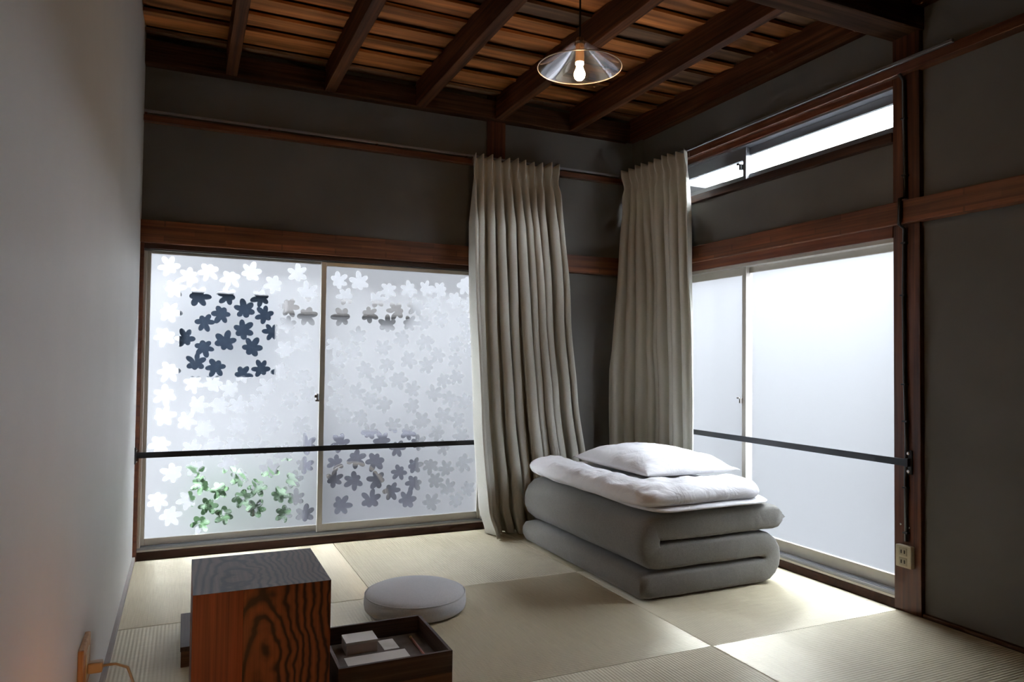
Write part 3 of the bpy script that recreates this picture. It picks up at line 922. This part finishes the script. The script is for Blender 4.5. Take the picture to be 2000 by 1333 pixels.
def socket_plate(bm_fn=None):
    t = empty('wall_outlet', (-.01, -1.826, .211)); tag(t, 'cream twin power outlet low on the timber post', 'outlet')
    obj('plate', B(-.024, -.002, -1.868, -1.804, 0.170, 0.253, bev=.004), M['cream'], t)
    for zc in (0.230, 0.193):
        s = obj('socket', B(-.0262, -.023, -1.852, -1.820, zc - .0145, zc + .0145, bev=.0015), plain('cream_insert', (0.50, 0.45, 0.32), 0.45), t)
        for yy in (-1.843, -1.830):
            obj('slot', B(-.0270, -.0245, yy - .0024, yy + .0024, zc - .0065, zc + .0065), M['slot'], s)
socket_plate()
for yy, z, l in ((-1.812, .327, 'small screw head left of the cable on the post'), (-1.846, .320, 'small screw head right of the cable on the post')):
    s = obj('screw', disc((-.002, yy, z), 'x-', .004, .003, 10), M['steel']); tag(s, l, 'screw')

# ================================================================== LEFT WALL OUTLET
ol = empty('wall_outlet', (XL, -1.80, .26)); tag(ol, 'wooden outlet plate low on the pale left wall', 'outlet')
oak = wood('oak_plate', (.35, .20, .10), (.50, .31, .17), (.62, .42, .25), 'z', .5)
obj('plate', B(XL, XL + .012, -1.862, -1.735, 0.18, 0.285, bev=.003), oak, ol)
obj('socket', B(XL + .011, XL + .014, -1.83, -1.77, 0.20, 0.265, bev=.001), M['cream'], ol)
# small bedside lamp on the mat, just below the picture's edge, fed by that cord
lp = empty('floor_lamp', (XL + .25, -2.42, 0)); tag(lp, 'small round paper lamp on the mat by the left wall', 'lamp')
lx, ly = XL + .25, -2.42
obj('base', lathe(bmesh.new(), [(0, 0), (.06, 0), (.06, .012), (.012, .02), (.012, .06), (0, .06)], (lx, ly, 0), 24), M['boxwood'], lp)
pm, pnt, pb = mat('lit_paper')
pb.inputs['Base Color'].default_value = (.85, .7, .5, 1); pb.inputs['Emission Color'].default_value = (1, .42, .13, 1); pb.inputs['Emission Strength'].default_value = 4.5
obj('shade', lathe(bmesh.new(), [(.03, .045), (.06, .06), (.078, .10), (.078, .13), (.06, .17), (.03, .185)], (lx, ly, 0), 28), pm, lp, smooth=True)

obj('plug', B(XL + .014, XL + .044, -1.812, -1.788, 0.212, 0.236, bev=.004), plain('ivory_plug', (.72, .62, .48), .45), lp)
obj('cord', tube(bmesh.new(), [(XL + .043, -1.80, .224), (XL + .07, -1.80, .224), (XL + .095, -1.81, .215), (XL + .115, -1.84, .17), (XL + .125, -1.89, .10), (XL + .13, -1.96, .03), (XL + .14, -2.06, .006), (XL + .19, -2.25, .005), (XL + .25, -2.36, .005)], .0032, 8), plain('ivory_cord', (.72, .66, .52), .5), lp, smooth=True)

# ================================================================== PENDANT LAMP
LX, LY, LZ = -1.35, -1.677, 1.892
pl = empty('pendant_lamp', (LX, LY, LZ)); tag(pl, 'conical glass pendant lamp with a lit bare bulb', 'lamp')
obj('cord', tube(bmesh.new(), [(LX, LY, 1.985), (LX, LY, 2.2), (LX, LY, ZC)], .0032, 8), M['rubber'], pl)
gm2, gn2, gb2 = mat('smoked_shade_glass'); gn2.nodes.remove(gb2)
_t = gn2.nodes.new('ShaderNodeBsdfTransparent'); _t.inputs[0].default_value = (.90, .86, .84, 1)
_g = gn2.nodes.new('ShaderNodeBsdfGlossy'); _g.inputs['Roughness'].default_value = .06; _g.inputs['Color'].default_value = (.95, .95, 1, 1)
_n = N(gn2, 'ShaderNodeTexNoise'); _n.inputs['Scale'].default_value = 14
_b = gn2.nodes.new('ShaderNodeBump'); _b.inputs['Strength'].default_value = .12; L(gn2, _n.outputs['Fac'], _b.inputs['Height']); L(gn2, _b.outputs[0], _g.inputs['Normal'])
_m = gn2.nodes.new('ShaderNodeMixShader'); _m.inputs[0].default_value = .26
L(gn2, _t.outputs[0], _m.inputs[1]); L(gn2, _g.outputs[0], _m.inputs[2]); L(gn2, _m.outputs[0], gn2.nodes['Material Output'].inputs['Surface'])
RS = .1375
prof = [(.020, .083), (.030, .078), (.060, .055), (.100, .026), (RS - .006, .003), (RS, 0.0), (RS - .001, -.003), (RS - .007, .000), (.099, .023), (.059, .052), (.029, .075), (.019, .079)]
sh_ = obj('glass_shade', lathe(bmesh.new(), prof, (LX, LY, LZ), 64, closed=True), gm2, pl); smooth_by_angle(sh_, 40)
rim = bmesh.new()
tube(rim, [(LX + RS * math.cos(a * math.pi / 32), LY + RS * math.sin(a * math.pi / 32), LZ) for a in range(65)], .0016, 6, cap=False)
obj('shade_rim', rim, plain('rim_glass', (.62, .60, .60), .2), pl, smooth=True)
obj('shade_collar', lathe(bmesh.new(), [(.0, .075), (.013, .075), (.015, .085), (.012, .098), (0, .098)], (LX, LY, LZ), 24), M['steel'], pl, smooth=False)
obj('lamp_holder', lathe(bmesh.new(), [(0, .076), (.0145, .076), (.0145, .018), (0, .018)], (LX, LY, LZ), 20), plain('brass_holder', (.30, .19, .12), .35, .6), pl)
em, ent, eb = mat('bulb_glow')
eb.inputs['Base Color'].default_value = (1, .8, .55, 1); eb.inputs['Emission Color'].default_value = (1, .62, .30, 1); eb.inputs['Emission Strength'].default_value = 160
obj('bulb', lathe(bmesh.new(), [(0, .020), (.012, .019), (.0135, .012), (.010, .006), (.012, -.003), (.017, -.014), (.0185, -.023), (.016, -.033), (.009, -.040), (0, -.042)], (LX, LY, LZ), 24), em, pl, smooth=True)

# ================================================================== FUTON
def fold_profile():
    """centre line of the three-fold mattress in x,z: starts at the left free end of the bottom layer"""
    T = .110
    xl, xr = -.885 + T, -.145 - T
    z1, z2, z3 = T / 2, T * 1.5, T * 2.5
    pts = []
    n = 60
    for i in range(n + 1): pts.append((-.828 + (xr + .828) * i / n, z1))
    for i in range(1, 8):
        a = -math.pi / 2 + math.pi * i / 8
        pts.append((xr + T / 2 * math.cos(a), T + T / 2 * math.sin(a)))
    for i in range(n + 1): pts.append((xr + (xl - xr) * i / n, z2))
    for i in range(1, 8):
        a = -math.pi / 2 - math.pi * i / 8
        pts.append((xl - T / 2 * abs(math.cos(a)) ** .55, 2 * T + T / 2 * math.sin(a)))
    for i in range(n + 1): pts.append((xl + (-.192 - xl) * i / n, z3))
    return pts, T
def make_futon():
    pts, T = fold_profile()
    pts = [Vector((p[0], p[1])) for p in pts]
    nrm = []
    for i in range(len(pts)):
        t = (pts[min(i + 1, len(pts) - 1)] - pts[max(i - 1, 0)]).normalized()
        nrm.append(Vector((-t.y, t.x)))
    ya, yb = -1.362, -0.305
    ny = 46
    bm = bmesh.new()
    rings = []
    for j in range(ny + 1):
        w = -1 + 2 * j / ny
        w = math.copysign(1 - (1 - abs(w)) ** 1.5, w) if True else w
        y = (ya + yb) / 2 + (yb - ya) / 2 * w
        edge = (1 - abs(w)) * (yb - ya) / 2          # distance from the end
        q = min(1, edge / .032)
        th = T / 2 * (.66 + .335 * math.sqrt(max(0, 1 - (1 - q) ** 2)))
        ring = []
        def pt(p, n, s, i):
            nz = noise.noise(Vector((p.x * 7, y * 6, p.y * 9))) * .004 + noise.noise(Vector((p.x * 60, y * 9, p.y * 6 + 3))) * (.0085 if p.y > .22 else .004) * (1 - q * .8)
            d = (th - .0022 + nz * .5) * s
            c = p + n * d
            return bm.verts.new((c.x, y + noise.noise(Vector((p.x * 5, p.y * 30, j * .0))) * .006, max(c.y, .002)))
        for i, (p, n) in enumerate(zip(pts, nrm)): ring.append(pt(p, n, 1, i))
        # rounded free end (right end of the top layer)
        t = (pts[-1] - pts[-2]).normalized()
        for k in range(1, 6):
            a = math.pi / 2 - math.pi * k / 6
            c = pts[-1] + nrm[-1] * th * math.sin(a) + t * T * .42 * math.cos(a)
            ring.append(bm.verts.new((c.x, y, c.y)))
        for i in reversed(range(len(pts))): ring.append(pt(pts[i], nrm[i], -1, i))
        t = (pts[0] - pts[1]).normalized()
        for k in range(1, 6):
            a = -math.pi / 2 + math.pi * k / 6
            sq = abs(math.cos(a)) ** .45
            c = pts[0] + nrm[0] * th * math.sin(a) * 1.0 + t * T * .50 * sq
            ring.append(bm.verts.new((c.x, y, max(c.y, .002))))
        rings.append(ring)
    n = len(rings[0])
    for j in range(ny):
        for k in range(n):
            bm.faces.new((rings[j][k], rings[j][(k + 1) % n], rings[j + 1][(k + 1) % n], rings[j + 1][k]))
    # end caps: strip between upper and lower offset curves
    m_ = len(pts)
    for ring in (rings[0], rings[-1]):
        for i in range(m_ - 1):
            a, b = ring[i], ring[i + 1]
            d, c = ring[m_ + 5 + (m_ - 1 - i)], ring[m_ + 5 + (m_ - 2 - i)]
            bm.faces.new((a, b, c, d))
        bm.faces.new([ring[m_ - 1]] + ring[m_:m_ + 6])
        bm.faces.new([ring[2 * m_ + 4]] + ring[2 * m_ + 5:] + [ring[0]])
    bmesh.ops.recalc_face_normals(bm, faces=bm.faces)
    return bm
fu = empty('folded_futon', (-.52, -.83, 0)); tag(fu, 'grey mattress folded in three on the mats by the corner', 'futon')
d = obj('mattress', make_futon(), M['futon'], fu, smooth=True)
bm = bmesh.new()
vs = [bm.verts.new(p) for p in ((-.175, -1.335, .318), (-.175, -1.345, .245), (-.128, -1.372, .275), (-.19, -1.25, .29))]
bm.faces.new((vs[0], vs[1], vs[2])); bm.faces.new((vs[0], vs[2], vs[3])); bm.faces.new((vs[1], vs[3], vs[2])); bm.faces.new((vs[0], vs[3], vs[1]))
bmesh.ops.recalc_face_normals(bm, faces=bm.faces)
bmesh.ops.bevel(bm, geom=list(bm.edges), offset=.006, segments=2, affect='EDGES')
obj('corner_tip', bm, M['futon'], fu, smooth=True)

def puff(x0, x1, y0, y1, zb, top, bot=0.0, nx=56, ny=56, ex=7.0, seed=0, wob=.012, corner=0.0, wr=.0):
    """stuffed textile: top(u,v) height above zb, soft rounded edges, wobbly outline"""
    bm = bmesh.new()
    T, Bt = [], []
    for j in range(ny + 1):
        rt, rb = [], []
        v = -1 + 2 * j / ny; v = math.copysign(1 - (1 - abs(v)) ** 1.7, v)
        for i in range(nx + 1):
            u = -1 + 2 * i / nx; u = math.copysign(1 - (1 - abs(u)) ** 1.7, u)
            e = max(0, (1 - abs(u) ** ex)) ** .5 * max(0, (1 - abs(v) ** ex)) ** .5
            # rounded (or pulled-out) corners
            cu = 1 - corner * (v * v) * .5 * (1 - 0) if corner > 0 else 1
            pu = u * (1 - .09 * abs(v) ** 9) ; pv = v * (1 - .06 * abs(u) ** 9)
            if corner:
                pu = u * (1 - corner * (1 - abs(v) ** 3)); pv = v * (1 - corner * (1 - abs(u) ** 3))
            x = (x0 + x1) / 2 + (x1 - x0) / 2 * pu; y = (y0 + y1) / 2 + (y1 - y0) / 2 * pv
            x += wob * noise.noise(Vector((seed, y * 6, u * 1.2))) ; y += wob * noise.noise(Vector((x * 6, seed + 3, v * 1.2)))
            h = top(u, v) * e
            h += wr * noise.noise(Vector((x * 11 + seed, y * 11, 0))) * e + wr * .6 * noise.noise(Vector((x * 26 + seed, y * 22, 4))) * e
            hb = bot * e
            rt.append(bm.verts.new((x, y, zb + h)))
            rb.append(rt[-1] if (i in (0, nx) or j in (0, ny)) else bm.verts.new((x, y, zb - hb)))
        T.append(rt); Bt.append(rb)
    for j in range(ny):
        for i in range(nx):
            bm.faces.new((T[j][i], T[j][i + 1], T[j + 1][i + 1], T[j + 1][i]))
            q = (Bt[j][i], Bt[j + 1][i], Bt[j + 1][i + 1], Bt[j][i + 1])
            try: bm.faces.new(q)
            except ValueError: pass
    return bm

# ---- folded white comforter: thin under fold + thick upper fold with a fat rim
cf = empty('folded_comforter', (-.52, -.83, .333)); tag(cf, 'white comforter folded on top of the grey mattress', 'comforter')
obj('under_fold', puff(-.835, -.195, -1.385, -.33, .3490, lambda u, v: .016, .0145, seed=2, wob=.018, wr=.004, ex=12), M['white'], cf, smooth=True)
def ctop(u, v):
    left = math.exp(-((u + .62) / .30) ** 2) if u > -.62 else 1
    front = math.exp(-((v + .70) / .24) ** 2) if v > -.70 else 1
    return .006 + .046 * max(left, front)
obj('upper_fold', puff(-.885, -.230, -1.372, -.30, .388, ctop, .040, seed=8, wob=.020, wr=.013, ex=12), M['white'], cf, smooth=True)

# ---- pillow
pi_ = empty('pillow', (-.38, -.72, .40)); tag(pi_, 'white pillow lying on the folded comforter', 'pillow')
def ptop(u, v):
    return .078 * (1 - .52 * abs(u) ** 2.6) ** .8 * (1 - .52 * abs(v) ** 2.8) ** .8 + .004
pb_ = puff(-.635, -.125, -1.065, -.40, .436, ptop, .026, ex=6, seed=21, wob=.008, corner=.035, wr=.008)
obj('pillow_body', pb_, M['pillow'], pi_, smooth=True)
for (sx_, sy_) in ((-1, -1), (1, -1), (1, 1), (-1, 1)):
    c = Vector((-.38 + sx_ * .250, -.7325 + sy_ * .327, .436)); d_ = Vector((sx_ * .012, sy_ * .012, -.003))
    obj('corner_seam', tube(bmesh.new(), [c - d_ * 1.2, c, c + d_ * .9], [.007, .005, .0015], 8), M['pillow'], pi_, smooth=True)

# ---- round floor cushion
zc = empty('floor_cushion', (-1.697, -1.085, 0)); tag(zc, 'round pale grey floor cushion on the mats', 'cushion')
prof = [(0, .002), (.150, .002), (.176, .005), (.187, .014), (.190, .030), (.189, .050), (.186, .062), (.1835, .0635), (.180, .068), (.165, .075), (.13, .082), (.08, .086), (0, .088)]
o = obj('cushion_body', lathe(bmesh.new(), prof, (-1.697, -1.085, 0), 72), M['zab'], zc, smooth=True)
rim = bmesh.new()
tube(rim, [(-1.697 + .1855 * math.cos(a * math.pi / 36), -1.085 + .1855 * math.sin(a * math.pi / 36), .0635) for a in range(73)], .0022, 6, cap=False)
obj('seam_piping', rim, M['zab'], zc, smooth=True)

# ================================================================== STOOL, BOXES
st = empty('wooden_box_stool', (-2.31, -1.67, 0)); tag(st, 'tall square stool of red-brown wood with bold grain', 'stool')
sx0, sx1, sy0, sy1, sh_z = -2.472, -2.151, -1.837, -1.503, .370
def hexa(q):
    """solid from 4 lower and 4 upper corners (counter-clockwise)"""
    bm = bmesh.new(); v = [bm.verts.new(p) for p in q]
    for f in ((3, 2, 1, 0), (4, 5, 6, 7), (0, 1, 5, 4), (1, 2, 6, 5), (2, 3, 7, 6), (3, 0, 4, 7)):
        bm.faces.new([v[k] for k in f])
    bmesh.ops.recalc_face_normals(bm, faces=bm.faces)
    return bm
t_ = .020; H = sh_z; g = .0004
obj('top_panel', hexa([(sx0 + t_, sy0 + t_, H - t_), (sx1 - t_, sy0 + t_, H - t_), (sx1 - t_, sy1 - t_, H - t_), (sx0 + t_, sy1 - t_, H - t_),
                       (sx0, sy0, H), (sx1, sy0, H), (sx1, sy1, H), (sx0, sy1, H)]), M['stool_top'], st)
xs = sx0 + (sx1 - sx0) * .352
def wallp(ax, ay, bx, by, cx_, cy_, dx, dy, m, name):
    # a-b outer edge, c-d inner edge (c behind b)
    obj(name, hexa([(ax, ay, 0), (bx, by, 0), (cx_, cy_, 0), (dx, dy, 0), (ax, ay, H - g), (bx, by, H - g), (cx_, cy_, H - t_ - g), (dx, dy, H - t_ - g)]), m, st)
wallp(sx0 + g, sy0, xs - g, sy0, xs - g, sy0 + t_, sx0 + t_, sy0 + t_, M['redplank'], 'front_board')
wallp(xs, sy0 + .0002, sx1 - g, sy0 + .0002, sx1 - t_, sy0 + t_, xs, sy0 + t_, M['stool_front'], 'front_board')
wallp(sx0, sy1 - g, sx0, sy0 + g, sx0 + t_, sy0 + t_ + g, sx0 + t_, sy1 - t_ - g, M['boxwood'], 'side_panel')
wallp(sx1, sy0 + g, sx1, sy1 - g, sx1 - t_, sy1 - t_ - g, sx1 - t_, sy0 + t_ + g, M['boxwood'], 'side_panel')
wallp(sx1 - g, sy1, sx0 + g, sy1, sx0 + t_, sy1 - t_, sx1 - t_, sy1 - t_, M['boxwood'], 'back_panel')

def open_box(name, label, cat, x0, x1, y0, y1, z0, z1, t, mx, my, floor_m):
    e = empty(name, ((x0 + x1) / 2, (y0 + y1) / 2, z0)); tag(e, label, cat)
    obj('base_panel', B(x0 + t, x1 - t, y0 + t, y1 - t, z0, z0 + .008), floor_m, e)
    obj('front_panel', B(x0, x1, y0, y0 + t, z0, z1, bev=.001), mx, e)
    obj('back_panel', B(x0, x1, y1 - t, y1, z0, z1, bev=.001), mx, e)
    obj('side_panel', B(x0, x0 + t, y0 + t, y1 - t, z0, z1, bev=.001), my, e)
    obj('side_panel', B(x1 - t, x1, y0 + t, y1 - t, z0, z1, bev=.001), my, e)
    return e
open_box('wooden_tray', 'dark open wooden tray of stationery, stacked beside the stool', 'tray', -2.118, -1.802, -1.785, -1.479, .0605, .120, .009, M['traywood'], M['traywood_y'], plain('tray_lining', (.135, .115, .10), .7, noise_amt=.2, nscale=40))
open_box('wooden_box', 'low brown wooden box underneath the stationery tray', 'box', -2.118, -1.802, -1.785, -1.479, 0.0, .060, .009, M['lowbox'], M['lowbox'], M['lowbox'])
lb = empty('wooden_box', (-2.34, -1.15, 0)); tag(lb, 'low dark wooden box on the mats behind the stool', 'box')
obj('body', B(-2.493, -2.185, -1.309, -1.000, 0.0, .047, bev=.001), M['lowbox'], lb)
obj('lid', B(-2.495, -2.183, -1.311, -.998, .047, .061, bev=.0015), M['traywood_y'], lb)

# stationery
zt = .0686
c = empty('gift_box', (-2.0, -1.53, zt)); tag(c, 'small pale paper box in the wooden tray', 'box')
obj('body', B(-2.056, -1.964, -1.582, -1.512, zt, zt + .030, bev=.001), M['paper_pink'], c)
obj('lid', B(-2.057, -1.963, -1.583, -1.511, zt + .028, zt + .036, bev=.001), M['paper'], c)
def card(name, label, cx, cy_, w_, h_, rot, cat):
    bm = B(-w_ / 2, w_ / 2, -h_ / 2, h_ / 2, 0, .0012)
    o = obj(name, bm, M['paper'], loc=(cx, cy_, zt)); o.rotation_euler.z = rot; tag(o, label, cat)
card('paper_card', 'small white card between the paper box and the pencil', -1.922, -1.548, .046, .076, .02, 'card')
card('paper_card', 'long white paper strip at the front of the tray', -1.976, -1.634, .180, .070, 0.0, 'card')
pn = empty('pencil', (-1.847, -1.60, zt)); tag(pn, 'red-brown pencil lying in the wooden tray', 'pencil')
obj('shaft', tube(bmesh.new(), [(-1.8465, -1.536, zt + .004), (-1.848, -1.69, zt + .004)], .0038, 6), plain('pencil_paint', (.36, .15, .11), .35), pn)
obj('metal_end', tube(bmesh.new(), [(-1.8463, -1.524, zt + .004), (-1.8465, -1.536, zt + .004)], .0041, 10), plain('pencil_brass', (.7, .5, .2), .3, .8), pn)
